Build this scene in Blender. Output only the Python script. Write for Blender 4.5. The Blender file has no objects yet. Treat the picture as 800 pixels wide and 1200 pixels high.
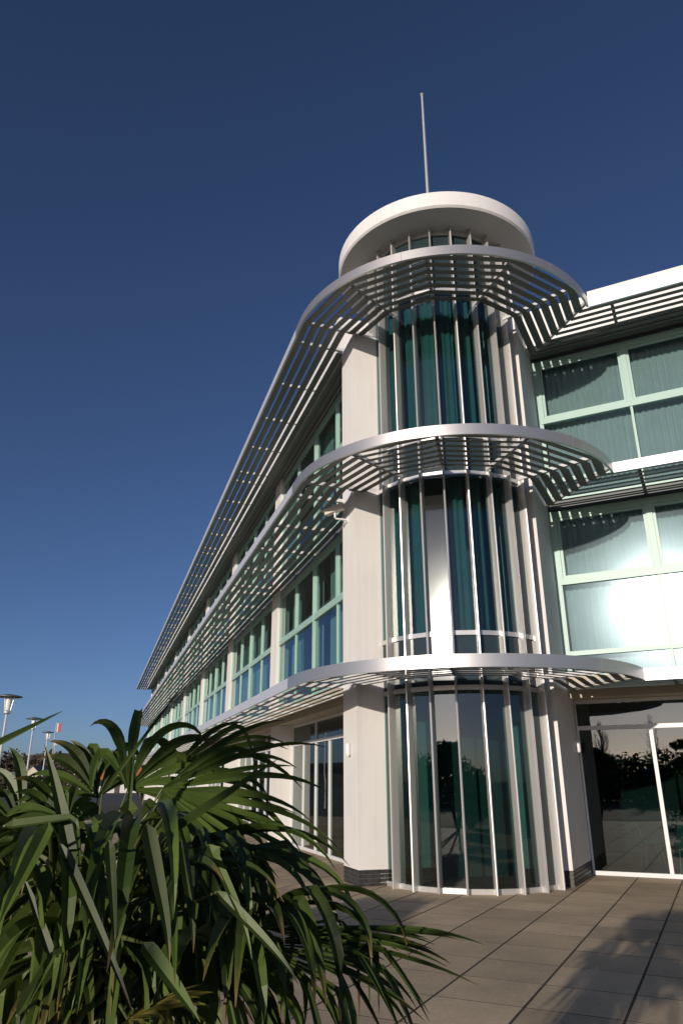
import bpy, bmesh, math, random
from mathutils import Vector, Matrix
R = math.radians
random.seed(7)
sc = bpy.context.scene
COL = sc.collection

# ------------------------------------------------------------------ camera
EYE = Vector((0, 0, 1.65))
FPX, PITCH, ROLL = 835.34, R(20.727), R(-0.186)
_F = Vector((0, math.cos(PITCH), math.sin(PITCH)))
_U0 = Vector((0, -math.sin(PITCH), math.cos(PITCH)))
_R0 = Vector((1, 0, 0))
_R = _R0 * math.cos(ROLL) + _U0 * math.sin(ROLL)
_U = _U0 * math.cos(ROLL) - _R0 * math.sin(ROLL)
cam = bpy.data.cameras.new('camera')
cam.sensor_fit = 'VERTICAL'; cam.sensor_height = 36; cam.sensor_width = 24
cam.lens = FPX / 1200 * 36; cam.clip_start = 0.05; cam.clip_end = 4000
camo = bpy.data.objects.new('camera', cam); COL.objects.link(camo)
camo.matrix_world = Matrix(((_R.x, _U.x, -_F.x, EYE.x), (_R.y, _U.y, -_F.y, EYE.y), (_R.z, _U.z, -_F.z, EYE.z), (0, 0, 0, 1)))
sc.camera = camo

def px(u, v, dist):
    """point seen at photo pixel (u, v), dist metres away horizontally"""
    d = _F * FPX + _R * (u - 400) + _U * (600 - v)
    return EYE + d * (dist / math.hypot(d.x, d.y))

# ------------------------------------------------------------------ sky, sun, exposure
SUN_AZ, SUN_EL = 208.2, 11.9
w = bpy.data.worlds.new('World'); sc.world = w; w.use_nodes = True
nt = w.node_tree
sky = nt.nodes.new('ShaderNodeTexSky'); sky.sky_type = 'NISHITA'; sky.sun_disc = False
sky.sun_elevation = R(SUN_EL); sky.sun_rotation = R(SUN_AZ)
sky.altitude = 0; sky.air_density = 0.65; sky.dust_density = 0.8; sky.ozone_density = 3.6
wb = nt.nodes.new('ShaderNodeMix'); wb.data_type = 'RGBA'; wb.blend_type = 'MULTIPLY'; wb.inputs['Factor'].default_value = 1
wb.inputs['B'].default_value = (1.03, 0.94, 1.0, 1)      # the camera's white balance, even over the whole sky
nt.links.new(sky.outputs[0], wb.inputs['A']); nt.links.new(wb.outputs['Result'], nt.nodes['Background'].inputs[0])
nt.nodes['Background'].inputs[1].default_value = 0.085
sl = bpy.data.lights.new('sun', 'SUN'); sl.energy = 3.9; sl.angle = R(0.53); sl.color = (1, 0.885, 0.76)
so = bpy.data.objects.new('sun', sl); COL.objects.link(so)
sdir = Vector((math.sin(R(SUN_AZ)) * math.cos(R(SUN_EL)), math.cos(R(SUN_AZ)) * math.cos(R(SUN_EL)), math.sin(R(SUN_EL))))
so.rotation_euler = sdir.to_track_quat('Z', 'Y').to_euler(); so.location = sdir * 50
vs = sc.view_settings
vs.view_transform = 'Standard'; vs.look = 'None'; vs.gamma = 1; vs.exposure = 0.0; vs.use_curve_mapping = False
sc.cycles.max_bounces = 10; sc.cycles.transparent_max_bounces = 24; sc.cycles.sample_clamp_indirect = 6
sc.cycles.use_denoising = True

# ------------------------------------------------------------------ materials
def mat(name, col, rough=0.6, metal=0.0, noise=0.0, nscale=4.0, bump=0.0, bscale=60.0, spec=0.5, stretch=None, col2=None, detail=6):
    m = bpy.data.materials.new(name); m.use_nodes = True
    t = m.node_tree; b = t.nodes['Principled BSDF']
    b.inputs['Roughness'].default_value = rough; b.inputs['Metallic'].default_value = metal
    b.inputs['Specular IOR Level'].default_value = spec
    b.inputs['Base Color'].default_value = (*col, 1)
    tc = t.nodes.new('ShaderNodeTexCoord'); src = tc.outputs['Object']
    if stretch:
        mp = t.nodes.new('ShaderNodeMapping'); mp.inputs['Scale'].default_value = stretch
        t.links.new(src, mp.inputs[0]); src = mp.outputs[0]
    if noise or col2:
        n = t.nodes.new('ShaderNodeTexNoise'); n.inputs['Scale'].default_value = nscale; n.inputs['Detail'].default_value = detail
        t.links.new(src, n.inputs['Vector'])
        mx = t.nodes.new('ShaderNodeMix'); mx.data_type = 'RGBA'
        a = tuple(c * (1 - noise) for c in col); c2 = col2 or tuple(min(1, c * (1 + noise)) for c in col)
        mx.inputs['A'].default_value = (*(a if not col2 else col), 1); mx.inputs['B'].default_value = (*c2, 1)
        rp = t.nodes.new('ShaderNodeMapRange'); rp.inputs['From Min'].default_value = 0.3; rp.inputs['From Max'].default_value = 0.7
        t.links.new(n.outputs['Fac'], rp.inputs['Value']); t.links.new(rp.outputs[0], mx.inputs['Factor'])
        t.links.new(mx.outputs['Result'], b.inputs['Base Color'])
    if bump:
        n2 = t.nodes.new('ShaderNodeTexNoise'); n2.inputs['Scale'].default_value = bscale; n2.inputs['Detail'].default_value = 4
        t.links.new(tc.outputs['Object'], n2.inputs['Vector'])
        bp = t.nodes.new('ShaderNodeBump'); bp.inputs['Strength'].default_value = bump; bp.inputs['Distance'].default_value = 0.01
        t.links.new(n2.outputs['Fac'], bp.inputs['Height']); t.links.new(bp.outputs[0], b.inputs['Normal'])
    return m

def glass(name, tint, r0, rough, gcol=(0.93, 1, 0.98), gmax=0.95):
    m = bpy.data.materials.new(name); m.use_nodes = True; t = m.node_tree; t.nodes.clear()
    out = t.nodes.new('ShaderNodeOutputMaterial'); mix = t.nodes.new('ShaderNodeMixShader')
    tr = t.nodes.new('ShaderNodeBsdfTransparent'); tr.inputs[0].default_value = (*tint, 1)
    gl = t.nodes.new('ShaderNodeBsdfGlossy'); gl.inputs['Roughness'].default_value = rough; gl.inputs[0].default_value = (*gcol, 1)
    lw = t.nodes.new('ShaderNodeLayerWeight'); lw.inputs[0].default_value = 0.5
    p = t.nodes.new('ShaderNodeMath'); p.operation = 'POWER'; p.inputs[1].default_value = 4.0
    ma = t.nodes.new('ShaderNodeMath'); ma.operation = 'MULTIPLY_ADD'; ma.inputs[1].default_value = gmax - r0; ma.inputs[2].default_value = r0
    ge = t.nodes.new('ShaderNodeNewGeometry'); inv = t.nodes.new('ShaderNodeMath'); inv.operation = 'SUBTRACT'; inv.inputs[0].default_value = 1
    mu = t.nodes.new('ShaderNodeMath'); mu.operation = 'MULTIPLY'
    L = t.links.new
    L(lw.outputs['Facing'], p.inputs[0]); L(p.outputs[0], ma.inputs[0]); L(ge.outputs['Backfacing'], inv.inputs[1])
    L(ma.outputs[0], mu.inputs[0]); L(inv.outputs[0], mu.inputs[1]); L(mu.outputs[0], mix.inputs[0])
    L(tr.outputs[0], mix.inputs[1]); L(gl.outputs[0], mix.inputs[2]); L(mix.outputs[0], out.inputs[0])
    # slow ripple of float glass
    tc = t.nodes.new('ShaderNodeTexCoord'); n = t.nodes.new('ShaderNodeTexNoise'); n.inputs['Scale'].default_value = 1.3; n.inputs['Detail'].default_value = 1
    L(tc.outputs['Object'], n.inputs['Vector'])
    b = t.nodes.new('ShaderNodeBump'); b.inputs['Strength'].default_value = 0.05; b.inputs['Distance'].default_value = 0.02
    L(n.outputs['Fac'], b.inputs['Height']); L(b.outputs[0], gl.inputs['Normal'])
    return m

def leafmat(name, c1, c2, rough=0.45, trans=0.15, scale=3.0):
    m = mat(name, c1, rough, col2=c2, noise=0.01, nscale=scale)
    t = m.node_tree; b = t.nodes['Principled BSDF']
    out = t.nodes['Material Output']; tl = t.nodes.new('ShaderNodeBsdfTranslucent'); mx = t.nodes.new('ShaderNodeMixShader')
    b.inputs['Specular IOR Level'].default_value = 0.3
    tl.inputs[0].default_value = (c2[0] * 1.3, c2[1] * 1.4, c2[2] * 0.6, 1); mx.inputs[0].default_value = trans
    t.links.new(b.outputs[0], mx.inputs[1]); t.links.new(tl.outputs[0], mx.inputs[2]); t.links.new(mx.outputs[0], out.inputs[0])
    return m

M = {}
M['render'] = mat('white_render', (0.72, 0.70, 0.67), 0.8, noise=0.06, nscale=0.9, bump=0.12, bscale=90, stretch=(1, 1, 0.3))
def streaks(m, amount):
    t = m.node_tree; b = t.nodes['Principled BSDF']; L = t.links.new; src = b.inputs['Base Color'].links[0].from_socket
    tc = t.nodes.new('ShaderNodeTexCoord'); mp = t.nodes.new('ShaderNodeMapping'); mp.inputs['Scale'].default_value = (5, 5, 0.12); L(tc.outputs['Object'], mp.inputs[0])
    n1 = t.nodes.new('ShaderNodeTexNoise'); n1.inputs['Scale'].default_value = 1.7; n1.inputs['Detail'].default_value = 5; L(mp.outputs[0], n1.inputs['Vector'])
    n2 = t.nodes.new('ShaderNodeTexNoise'); n2.inputs['Scale'].default_value = 0.8; n2.inputs['Detail'].default_value = 3; L(tc.outputs['Object'], n2.inputs['Vector'])
    mu = t.nodes.new('ShaderNodeMath'); mu.operation = 'MULTIPLY'; L(n1.outputs['Fac'], mu.inputs[0]); L(n2.outputs['Fac'], mu.inputs[1])
    mr = t.nodes.new('ShaderNodeMapRange'); L(mu.outputs[0], mr.inputs['Value']); mr.inputs['From Min'].default_value = 0.24; mr.inputs['From Max'].default_value = 0.42
    mr.inputs['To Min'].default_value = 0; mr.inputs['To Max'].default_value = amount
    mx = t.nodes.new('ShaderNodeMix'); mx.data_type = 'RGBA'; L(mr.outputs[0], mx.inputs['Factor']); L(src, mx.inputs['A']); mx.inputs['B'].default_value = (0.30, 0.28, 0.25, 1)
    L(mx.outputs['Result'], b.inputs['Base Color'])
streaks(M['render'], 0.11)
M['roofwhite'] = mat('white_roof_paint', (0.78, 0.77, 0.75), 0.5, noise=0.03, nscale=0.8)
streaks(M['roofwhite'], 0.15)
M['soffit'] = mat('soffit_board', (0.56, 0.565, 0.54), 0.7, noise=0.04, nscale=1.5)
M['beige'] = mat('beige_bulkhead', (0.45, 0.41, 0.31), 0.7, noise=0.06, nscale=1.5)
M['alu'] = mat('satin_aluminium', (0.62, 0.61, 0.59), 0.34, 0.62, noise=0.06, nscale=3, stretch=(6, 6, 0.3))
M['fascia'] = mat('brushed_fascia', (0.62, 0.60, 0.575), 0.36, 0.8, noise=0.04, nscale=1.5)
M['fasciaw'] = mat('pale_painted_fascia', (0.66, 0.68, 0.74), 0.42, 0.35, noise=0.03, nscale=1.0)
M['slat'] = mat('grey_louvre_blade', (0.19, 0.195, 0.185), 0.5, 0.3, noise=0.06, nscale=2)
M['arm'] = mat('pale_bracket_arm', (0.66, 0.66, 0.65), 0.45, 0.2, noise=0.03)
M['mint'] = mat('mint_powder_coat', (0.32, 0.49, 0.43), 0.4, noise=0.03, nscale=2)
M['whiteframe'] = mat('white_frame', (0.66, 0.67, 0.67), 0.4, noise=0.03)
M['glass'] = glass('tinted_glass', (0.34, 0.46, 0.44), 0.085, 0.008, gmax=0.8)
M['glassU'] = glass('upper_glass', (0.62, 0.76, 0.74), 0.12, 0.02)
M['glassR'] = glass('sunward_glass', (0.74, 0.82, 0.82), 0.034, 0.125, (0.66, 0.88, 1.0))
M['glassG'] = glass('tower_ground_glass', (0.40, 0.56, 0.54), 0.10, 0.012, gmax=0.45)
M['glassT'] = glass('tower_glass', (0.52, 0.67, 0.66), 0.085, 0.08, gmax=0.45)
M['curtain'] = mat('pale_curtain', (0.43, 0.455, 0.46), 0.9, noise=0.05, nscale=3)
M['curtainT'] = mat('teal_curtain', (0.135, 0.25, 0.255), 0.85, noise=0.1, nscale=3)
M['interior'] = mat('interior_wall', (0.16, 0.18, 0.18), 0.9, noise=0.1)
M['carpet'] = mat('interior_floor', (0.07, 0.07, 0.07), 0.8, noise=0.1)
M['spandrel'] = mat('dark_spandrel_glass', (0.025, 0.04, 0.045), 0.12, noise=0.05)
M['panel'] = mat('grey_green_panel', (0.08, 0.088, 0.092), 0.5, noise=0.05, nscale=2)
M['brick'] = mat('dark_engineering_brick', (0.035, 0.035, 0.037), 0.45, noise=0.35, nscale=9, bump=0.3)
M['mortar'] = mat('plinth_mortar', (0.10, 0.10, 0.095), 0.9, noise=0.1)
M['joint'] = mat('paving_joint', (0.045, 0.04, 0.033), 0.95, noise=0.3, nscale=8)
M['asphalt'] = mat('asphalt', (0.055, 0.054, 0.052), 0.9, noise=0.25, nscale=0.6, bump=0.2)
M['soil'] = mat('planting_soil', (0.04, 0.03, 0.022), 0.95, noise=0.4, nscale=12, bump=0.8, bscale=30)
M['steel'] = mat('galvanised_steel', (0.60, 0.61, 0.62), 0.4, 0.6, noise=0.05)
M['lampdisc'] = mat('lamp_disc', (0.10, 0.12, 0.11), 0.45, noise=0.1)
M['lampglass'] = mat('lamp_lens', (0.75, 0.74, 0.70), 0.2)
M['cream'] = mat('cream_plastic', (0.62, 0.57, 0.47), 0.45, noise=0.04)
M['white'] = mat('white_plastic', (0.75, 0.75, 0.74), 0.4)
M['dark'] = mat('dark_plastic', (0.03, 0.03, 0.03), 0.3)
M['red'] = mat('red_flag', (0.36, 0.07, 0.08), 0.8)
M['palm'] = leafmat('palm_blade', (0.026, 0.048, 0.009), (0.074, 0.108, 0.022), 0.43, 0.14, 5)
def tips(m):
    t = m.node_tree; b = t.nodes['Principled BSDF']; L = t.links.new
    src = b.inputs['Base Color'].links[0].from_socket
    at_ = t.nodes.new('ShaderNodeAttribute'); at_.attribute_name = 'along'; ak = t.nodes.new('ShaderNodeAttribute'); ak.attribute_name = 'shade'
    mr = t.nodes.new('ShaderNodeMapRange'); mr.inputs['To Min'].default_value = 0.55; mr.inputs['To Max'].default_value = 1.5; L(ak.outputs['Fac'], mr.inputs['Value'])
    vm = t.nodes.new('ShaderNodeVectorMath'); vm.operation = 'SCALE'; L(src, vm.inputs[0]); L(mr.outputs[0], vm.inputs['Scale'])
    st = t.nodes.new('ShaderNodeMapRange'); L(ak.outputs['Fac'], st.inputs['Value']); st.inputs['To Min'].default_value = 0.78; st.inputs['To Max'].default_value = 1.0
    ri = t.nodes.new('ShaderNodeMapRange'); L(at_.outputs['Fac'], ri.inputs['Value']); L(st.outputs[0], ri.inputs['From Min']); ri.inputs['From Max'].default_value = 1.02
    mx = t.nodes.new('ShaderNodeMix'); mx.data_type = 'RGBA'; L(ri.outputs[0], mx.inputs['Factor']); L(vm.outputs[0], mx.inputs['A']); mx.inputs['B'].default_value = (0.20, 0.13, 0.05, 1)
    L(mx.outputs['Result'], b.inputs['Base Color'])
tips(M['palm'])
M['palmY'] = leafmat('palm_blade_yellowing', (0.11, 0.12, 0.022), (0.20, 0.16, 0.035), 0.45, 0.2, 6)
M['petiole'] = mat('palm_petiole', (0.09, 0.11, 0.03), 0.5, noise=0.2)
M['fibre'] = mat('palm_fibre', (0.03, 0.022, 0.014), 0.95, noise=0.5, nscale=20, bump=1.0, bscale=60, stretch=(1, 1, 6))
M['leaf'] = leafmat('shrub_leaf', (0.03, 0.05, 0.014), (0.06, 0.085, 0.02), 0.5, 0.2)
M['bark'] = mat('bark', (0.09, 0.075, 0.06), 0.9, noise=0.3)
M['wood'] = leafmat('far_wood', (0.045, 0.040, 0.028), (0.075, 0.062, 0.040), 0.9, 0.05, 0.3)
M['hill'] = mat('far_hill', (0.06, 0.065, 0.04), 0.95, noise=0.4, nscale=0.02)
M['rooftile'] = mat('house_roof', (0.18, 0.09, 0.06), 0.8, noise=0.2)
M['slate'] = mat('slate_roof', (0.12, 0.12, 0.12), 0.8, noise=0.2)
M['orange'] = mat('orange_roof', (0.55, 0.16, 0.06), 0.7, noise=0.1)
M['table'] = mat('table_top', (0.28, 0.50, 0.44), 0.3)
M['chair'] = mat('chair_shell', (0.45, 0.62, 0.56), 0.5)
M['carwhite'] = mat('car_paint', (0.7, 0.7, 0.7), 0.15, 0.1)
M['tyre'] = mat('tyre', (0.02, 0.02, 0.02), 0.8)
# paving slabs: sandy concrete, each slab a shade of its own, damp blotches
def slabmat():
    m = mat('concrete_slab', (0.50, 0.39, 0.26), 0.8, bump=0.15, bscale=120)
    t = m.node_tree; b = t.nodes['Principled BSDF']; L = t.links.new
    oi = t.nodes.new('ShaderNodeObjectInfo'); tc = t.nodes.new('ShaderNodeNewGeometry')
    n = t.nodes.new('ShaderNodeTexNoise'); n.inputs['Scale'].default_value = 0.9; n.inputs['Detail'].default_value = 8; n.inputs['Roughness'].default_value = 0.65
    L(tc.outputs['Position'], n.inputs['Vector'])
    n3 = t.nodes.new('ShaderNodeTexNoise'); n3.inputs['Scale'].default_value = 26; n3.inputs['Detail'].default_value = 4
    L(tc.outputs['Position'], n3.inputs['Vector'])
    mr = t.nodes.new('ShaderNodeMapRange'); mr.inputs['To Min'].default_value = 0.82; mr.inputs['To Max'].default_value = 1.14
    L(oi.outputs['Random'], mr.inputs['Value'])
    r2 = t.nodes.new('ShaderNodeMapRange'); r2.inputs['From Min'].default_value = 0.3; r2.inputs['From Max'].default_value = 0.7; r2.inputs['To Min'].default_value = 0.72; r2.inputs['To Max'].default_value = 1.15
    L(n.outputs['Fac'], r2.inputs['Value'])
    r3 = t.nodes.new('ShaderNodeMapRange'); r3.inputs['From Min'].default_value = 0.3; r3.inputs['From Max'].default_value = 0.7; r3.inputs['To Min'].default_value = 0.9; r3.inputs['To Max'].default_value = 1.1
    L(n3.outputs['Fac'], r3.inputs['Value'])
    a = t.nodes.new('ShaderNodeMath'); a.operation = 'MULTIPLY'; L(mr.outputs[0], a.inputs[0]); L(r2.outputs[0], a.inputs[1])
    a2 = t.nodes.new('ShaderNodeMath'); a2.operation = 'MULTIPLY'; L(a.outputs[0], a2.inputs[0]); L(r3.outputs[0], a2.inputs[1])
    v = t.nodes.new('ShaderNodeVectorMath'); v.operation = 'SCALE'; v.inputs[0].default_value = (0.50, 0.39, 0.26)
    L(a2.outputs[0], v.inputs['Scale']); L(v.outputs[0], b.inputs['Base Color'])
    return m
M['slab'] = slabmat()

# ------------------------------------------------------------------ mesh helpers
class MB:
    def __init__(self): self.v = []; self.f = []; self.t = []; self.k = []
    def add(self, vs_, fs):
        o = len(self.v); self.v += [tuple(p) for p in vs_]; self.f += [tuple(i + o for i in f) for f in fs]; return self
    def box(self, x0, x1, y0, y1, z0, z1, T=None):
        P = [(x, y, z) for z in (z0, z1) for y in (y0, y1) for x in (x0, x1)]
        if T: P = [T(*p) for p in P]
        self.add(P, [(0, 2, 3, 1), (4, 5, 7, 6), (0, 1, 5, 4), (2, 6, 7, 3), (0, 4, 6, 2), (1, 3, 7, 5)]); return self
    def loft(self, rings, cap=True, closed=False):
        n = len(rings[0]); o = []
        V = [p for r in rings for p in r]; F = []
        m = len(rings)
        for i in range(m if closed else m - 1):
            a, b = i * n, ((i + 1) % m) * n
            for j in range(n):
                k = (j + 1) % n; F.append((a + j, a + k, b + k, b + j))
        if cap and not closed:
            F.append(tuple(range(n - 1, -1, -1))); F.append(tuple((m - 1) * n + j for j in range(n)))
        return self.add(V, F)
    def tube(self, pts, rads, n=8):
        rings = []
        for i, p in enumerate(pts):
            p = Vector(p); a = Vector(pts[max(0, i - 1)]); b = Vector(pts[min(len(pts) - 1, i + 1)]); d = (b - a)
            d = d.normalized() if d.length > 1e-9 else Vector((0, 0, 1))
            x = d.cross(Vector((0, 0, 1)) if abs(d.z) < 0.95 else Vector((1, 0, 0))).normalized(); y = d.cross(x)
            r = rads[i] if isinstance(rads, (list, tuple)) else rads
            rings.append([p + (x * math.cos(t) + y * math.sin(t)) * r for t in [2 * math.pi * k / n for k in range(n)]])
        return self.loft(rings)
    def lathe(self, prof, n=32, c=(0, 0)):
        rings = [[(c[0] + r * math.cos(t), c[1] + r * math.sin(t), z) for t in [2 * math.pi * k / n for k in range(n)]] for r, z in prof]
        return self.loft(rings)
    def mesh(self, name, m, smooth=False, fix=True):
        me = bpy.data.meshes.new(name); me.from_pydata(self.v, [], self.f)
        if fix:
            b = bmesh.new(); b.from_mesh(me); bmesh.ops.recalc_face_normals(b, faces=b.faces); b.to_mesh(me); b.free()
        if smooth:
            me.polygons.foreach_set('use_smooth', [True] * len(me.polygons))
            try: me.set_sharp_from_angle(angle=R(35))
            except Exception: pass
        me.materials.append(m if not isinstance(m, str) else M[m]); me.update()
        return me
    def build(self, name, m, parent=None, smooth=False, fix=True, loc=None, rz=0):
        return link(name, self.mesh(name, m, smooth, fix), parent, loc, rz)

def link(name, me, parent=None, loc=None, rz=0):
    o = bpy.data.objects.new(name, me); COL.objects.link(o); o.parent = parent
    if loc is not None: o.location = loc
    if rz: o.rotation_euler = (0, 0, rz)
    return o
def empty(name, loc=(0, 0, 0), rz=0, parent=None):
    o = bpy.data.objects.new(name, None); COL.objects.link(o); o.location = loc; o.rotation_euler = (0, 0, rz); o.parent = parent
    o.empty_display_size = 0.1; return o
def tag(o, label=None, cat=None, group=None, kind=None):
    if label: o['label'] = label
    if cat: o['category'] = cat
    if group: o['group'] = group
    if kind: o['kind'] = kind
    return o

# ------------------------------------------------------------------ building frames (local to the tower axis)
CX, CY = 2.288, 14.096
A1, A2 = R(-18.016), R(-63.455)
D1 = Vector((math.sin(A1), math.cos(A1), 0)); N1 = Vector((-D1.y, D1.x, 0))
d2 = Vector((math.sin(A2), math.cos(A2), 0)); N2 = Vector((-d2.y, d2.x, 0)); D2 = -d2
TH1 = math.atan2(D1.y, D1.x); TH2 = math.atan2(d2.y, d2.x)
Z = Vector((0, 0, 1))
def LW(s, n, z): return D1 * s + N1 * n + Z * z
def RW(s, n, z): return D2 * s + N2 * n + Z * z
C0 = Vector((CX, CY, 0))
def cyl(r, deg, z):
    a = R(deg); return Vector((r * math.sin(a), -r * math.cos(a), z))   # 0 faces the camera side, + to the right

# ------------------------------------------------------------------ ground
g = MB(); g.add([(-1500, -1500, -0.16), (1500, -1500, -0.16), (1500, 1500, -0.16), (-1500, 1500, -0.16)], [(0, 1, 2, 3)])
tag(g.build('ground', 'asphalt'), kind='structure')
# terrace of square slabs laid square to the right-hand wing
terr = empty('terrace', C0); tag(terr, kind='structure')
S0, NN0, PIT = 2.58, 7.13, 0.7425
bed = MB(); bed.box(-30, 14, -1.9, 20, -0.17, -0.0022, RW); bed.box(-40, -1, -40, -1.9, -0.17, -0.0032, RW)
bed.build('joint_bed', 'joint', terr)
sb = MB()
b0, b1 = 0.001, 0.0004
hw, hh = PIT / 2 - 0.011, PIT / 2 - 0.0065
def slab_shape(mb, T, cx=0, cy=0):
    for (z0, i0, z1, i1) in ((-0.045, 0, -b0, 0), (-b0, 0, 0, b1)):
        pass
    rings = [[T(cx + sx * (hw - i), cy + sy * (hh - i), z) for sx, sy in ((-1, -1), (1, -1), (1, 1), (-1, 1))] for z, i in ((-0.05, 0), (-b0, 0), (0, b1))]
    mb.loft(rings)
slab_shape(sb, lambda x, y, z: Vector((x, y, z)))
def darkened_edges(me):  # side faces coloured joint-dark, so the low sun draws no bright lines
    me.materials.append(M['joint'])
    for p_ in me.polygons: p_.material_index = 0 if p_.normal.z > .9 else 1
slab_me = sb.mesh('paving_slab', 'slab'); darkened_edges(slab_me)
cells = []
for i in range(-34, 14):
    for j in range(-34, 24):
        s, n = S0 + (i + .5) * PIT, NN0 + (j + .5) * PIT
        P = RW(s, n, 0); l = P.dot(N1)
        if n < -1.9 and l < 1.1: continue
        if n > 18 or s < -26 or P.length > 34: continue
        if P.length < 1.3: continue
        W = P + C0; 
        q = W - EYE; dz = q.dot(_F)
        vis = False
        if dz > .3:
            u = 400 + FPX * q.dot(_R) / dz; v = 600 - FPX * q.dot(_U) / dz
            vis = -10 < u < 830 and v < 1240
        cells.append((0 if vis else 1, q.length, s, n))
cells.sort()
rest = MB()
rs = random.Random(3)
for k, (nv, dd, s, n) in enumerate(cells):
    if k < 300 and not nv:
        o = link('paving_slab', slab_me, terr, RW(s, n, rs.uniform(-0.0006, 0.0006)), TH2)
        o.rotation_euler = (rs.uniform(-.0006, .0006), rs.uniform(-.0006, .0006), TH2 + rs.uniform(-.002, .002))
    else:
        slab_shape(rest, RW, s, n)
ro = rest.build('paving_slab_field', 'slab', terr); darkened_edges(ro.data); ro['kind'] = 'stuff'

# ------------------------------------------------------------------ the building
B = empty('office_building', C0)
tag(B, 'white three-storey office building with round glazed corner tower and louvred sun canopies', 'building')
Z1, Z2, Z3 = 11.085, 7.318, 3.448
GL, GU, GP = 1.183, 1.67, 2.13          # left wing: ground glazing, upper facade, tower pier face
gR, uR = -1.868, -1.38                  # right wing: ground glazing, upper facade
NB, BAY, PW = 8, 8.38, 0.78
REND = 17.2
LEND = 0.77 + NB * BAY

# --- tower piers with brick plinths
pl = MB(); pl.box(-0.03, 0.77, 0.6, GP, 0.25, 10.95, LW); pl.build('tower_pier', 'render', B)
pr = MB(); pr.box(0.95, 1.77, -2.0, 0.075, 0.25, 10.95, RW); pr.build('tower_pier', 'render', B)
pc = MB(); pc.box(0.955, 1.768, -2.0, -0.62, 10.952, 11.94, RW); pc.build('pier_cap', 'render', B)
def plinth(T, s0, s1, n0, n1):
    m = MB(); m.box(s0 + .012, s1 - .012, n0, n1 - .012, -0.05, 0.249, T); p_ = m.build('brick_plinth', 'mortar', B)
    zz = -0.01; row = 0
    while zz < 0.22:
        h = 0.055
        for along, fix, lo, hi in (('n', s0, n0, n1), ('n', s1, n0, n1), ('s', n1, s0, s1)):
            x = lo - (0.11 if row % 2 else 0)
            while x < hi - .01:
                a, b = max(lo, x), min(hi, x + 0.205); x += 0.217
                if b - a < .02: continue
                q = MB(); e = random.uniform(-.002, .002)
                if along == 'n':
                    f0, f1 = (fix - .001 + e, fix + .02) if fix == s0 else (fix - .02, fix + .001 + e)
                    q.box(f0, f1, a, b, zz, zz + h, T)
                else: q.box(a + .003, b - .003, fix - .02, fix + .003 + e, zz, zz + h, T)
                q.build('brick', 'brick', p_)
        zz += 0.066; row += 1
plinth(LW, -0.03, 0.77, 0.8, GP); plinth(RW, 0.95, 1.77, -1.86, 0.075)

# --- tower: glass cylinder with fins
RG, RF = 1.60, 1.755
FA = [-72 + 15.04 * k for k in range(10)]
for k, a in enumerate(FA):
    m = MB(); ca = R(a); e = Vector((math.sin(ca), -math.cos(ca), 0)); t = Vector((math.cos(ca), math.sin(ca), 0))
    prof = [(RG - .03, -.018), (RF - .03, -.022), (RF - .008, -.016), (RF, 0), (RF - .008, .016), (RF - .03, .022), (RG - .03, .018)]
    m.loft([[e * r + t * x + Z * zz for r, x in prof] for zz in (0.0, 13.02)])
    m.build('tower_fin', 'alu', B, smooth=True)
    c_ = MB(); c_.loft([[e * r + t * x * 1.5 + Z * zz for r, x in prof] for zz in (12.93, 13.005)])
    c_.build('fin_bracket', 'alu', B)
def ringband(r0, r1, z0, z1, a0=-72, a1=63.4, sub=5):
    m = MB(); rings = []
    for k in range(9 * sub + 1):
        a = a0 + (a1 - a0) * k / (9 * sub)
        # flat facets between fins
        f = (a - a0) / (a1 - a0) * 9; i = min(8, int(f + 1e-9)); h = (a1 - a0) / 9 / 2
        off = a - (a0 + (2 * i + 1) * h); q = math.cos(R(h)) / math.cos(R(off))
        rings.append([cyl(r0 * q, a, z0), cyl(r1 * q, a, z0), cyl(r1 * q, a, z1), cyl(r0 * q, a, z1)])
    return m.loft(rings)
rings_z = [(0.0, 0.075), (3.12, 3.20), (3.40, 3.46), (4.06, 4.14), (7.14, 7.22), (7.92, 8.0), (11.38, 11.46), (12.86, 12.99)]
for z0, z1 in rings_z:
    ringband(RG - .06, RG + .035, z0, z1).build('ring_transom', 'alu', B)
rows = [(0.075, 3.12, 'glassG'), (3.20, 3.40, 'spandrel'), (3.46, 4.06, 'spandrel'), (4.14, 7.14, 'glassT'), (7.22, 7.92, 'spandrel'), (8.0, 11.38, 'glassT'), (11.46, 12.86, 'spandrel')]
for z0, z1, mm in rows:
    for k in range(9):
        m = MB(); a0, a1 = FA[k] + .4, FA[k + 1] - .4
        m.loft([[cyl(r, a, zz) for r, a in ((RG - .02, a0), (RG, a0), (RG, a1), (RG - .02, a1))] for zz in (z0, z1)])
        m.build('tower_pane', mm, B)
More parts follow.
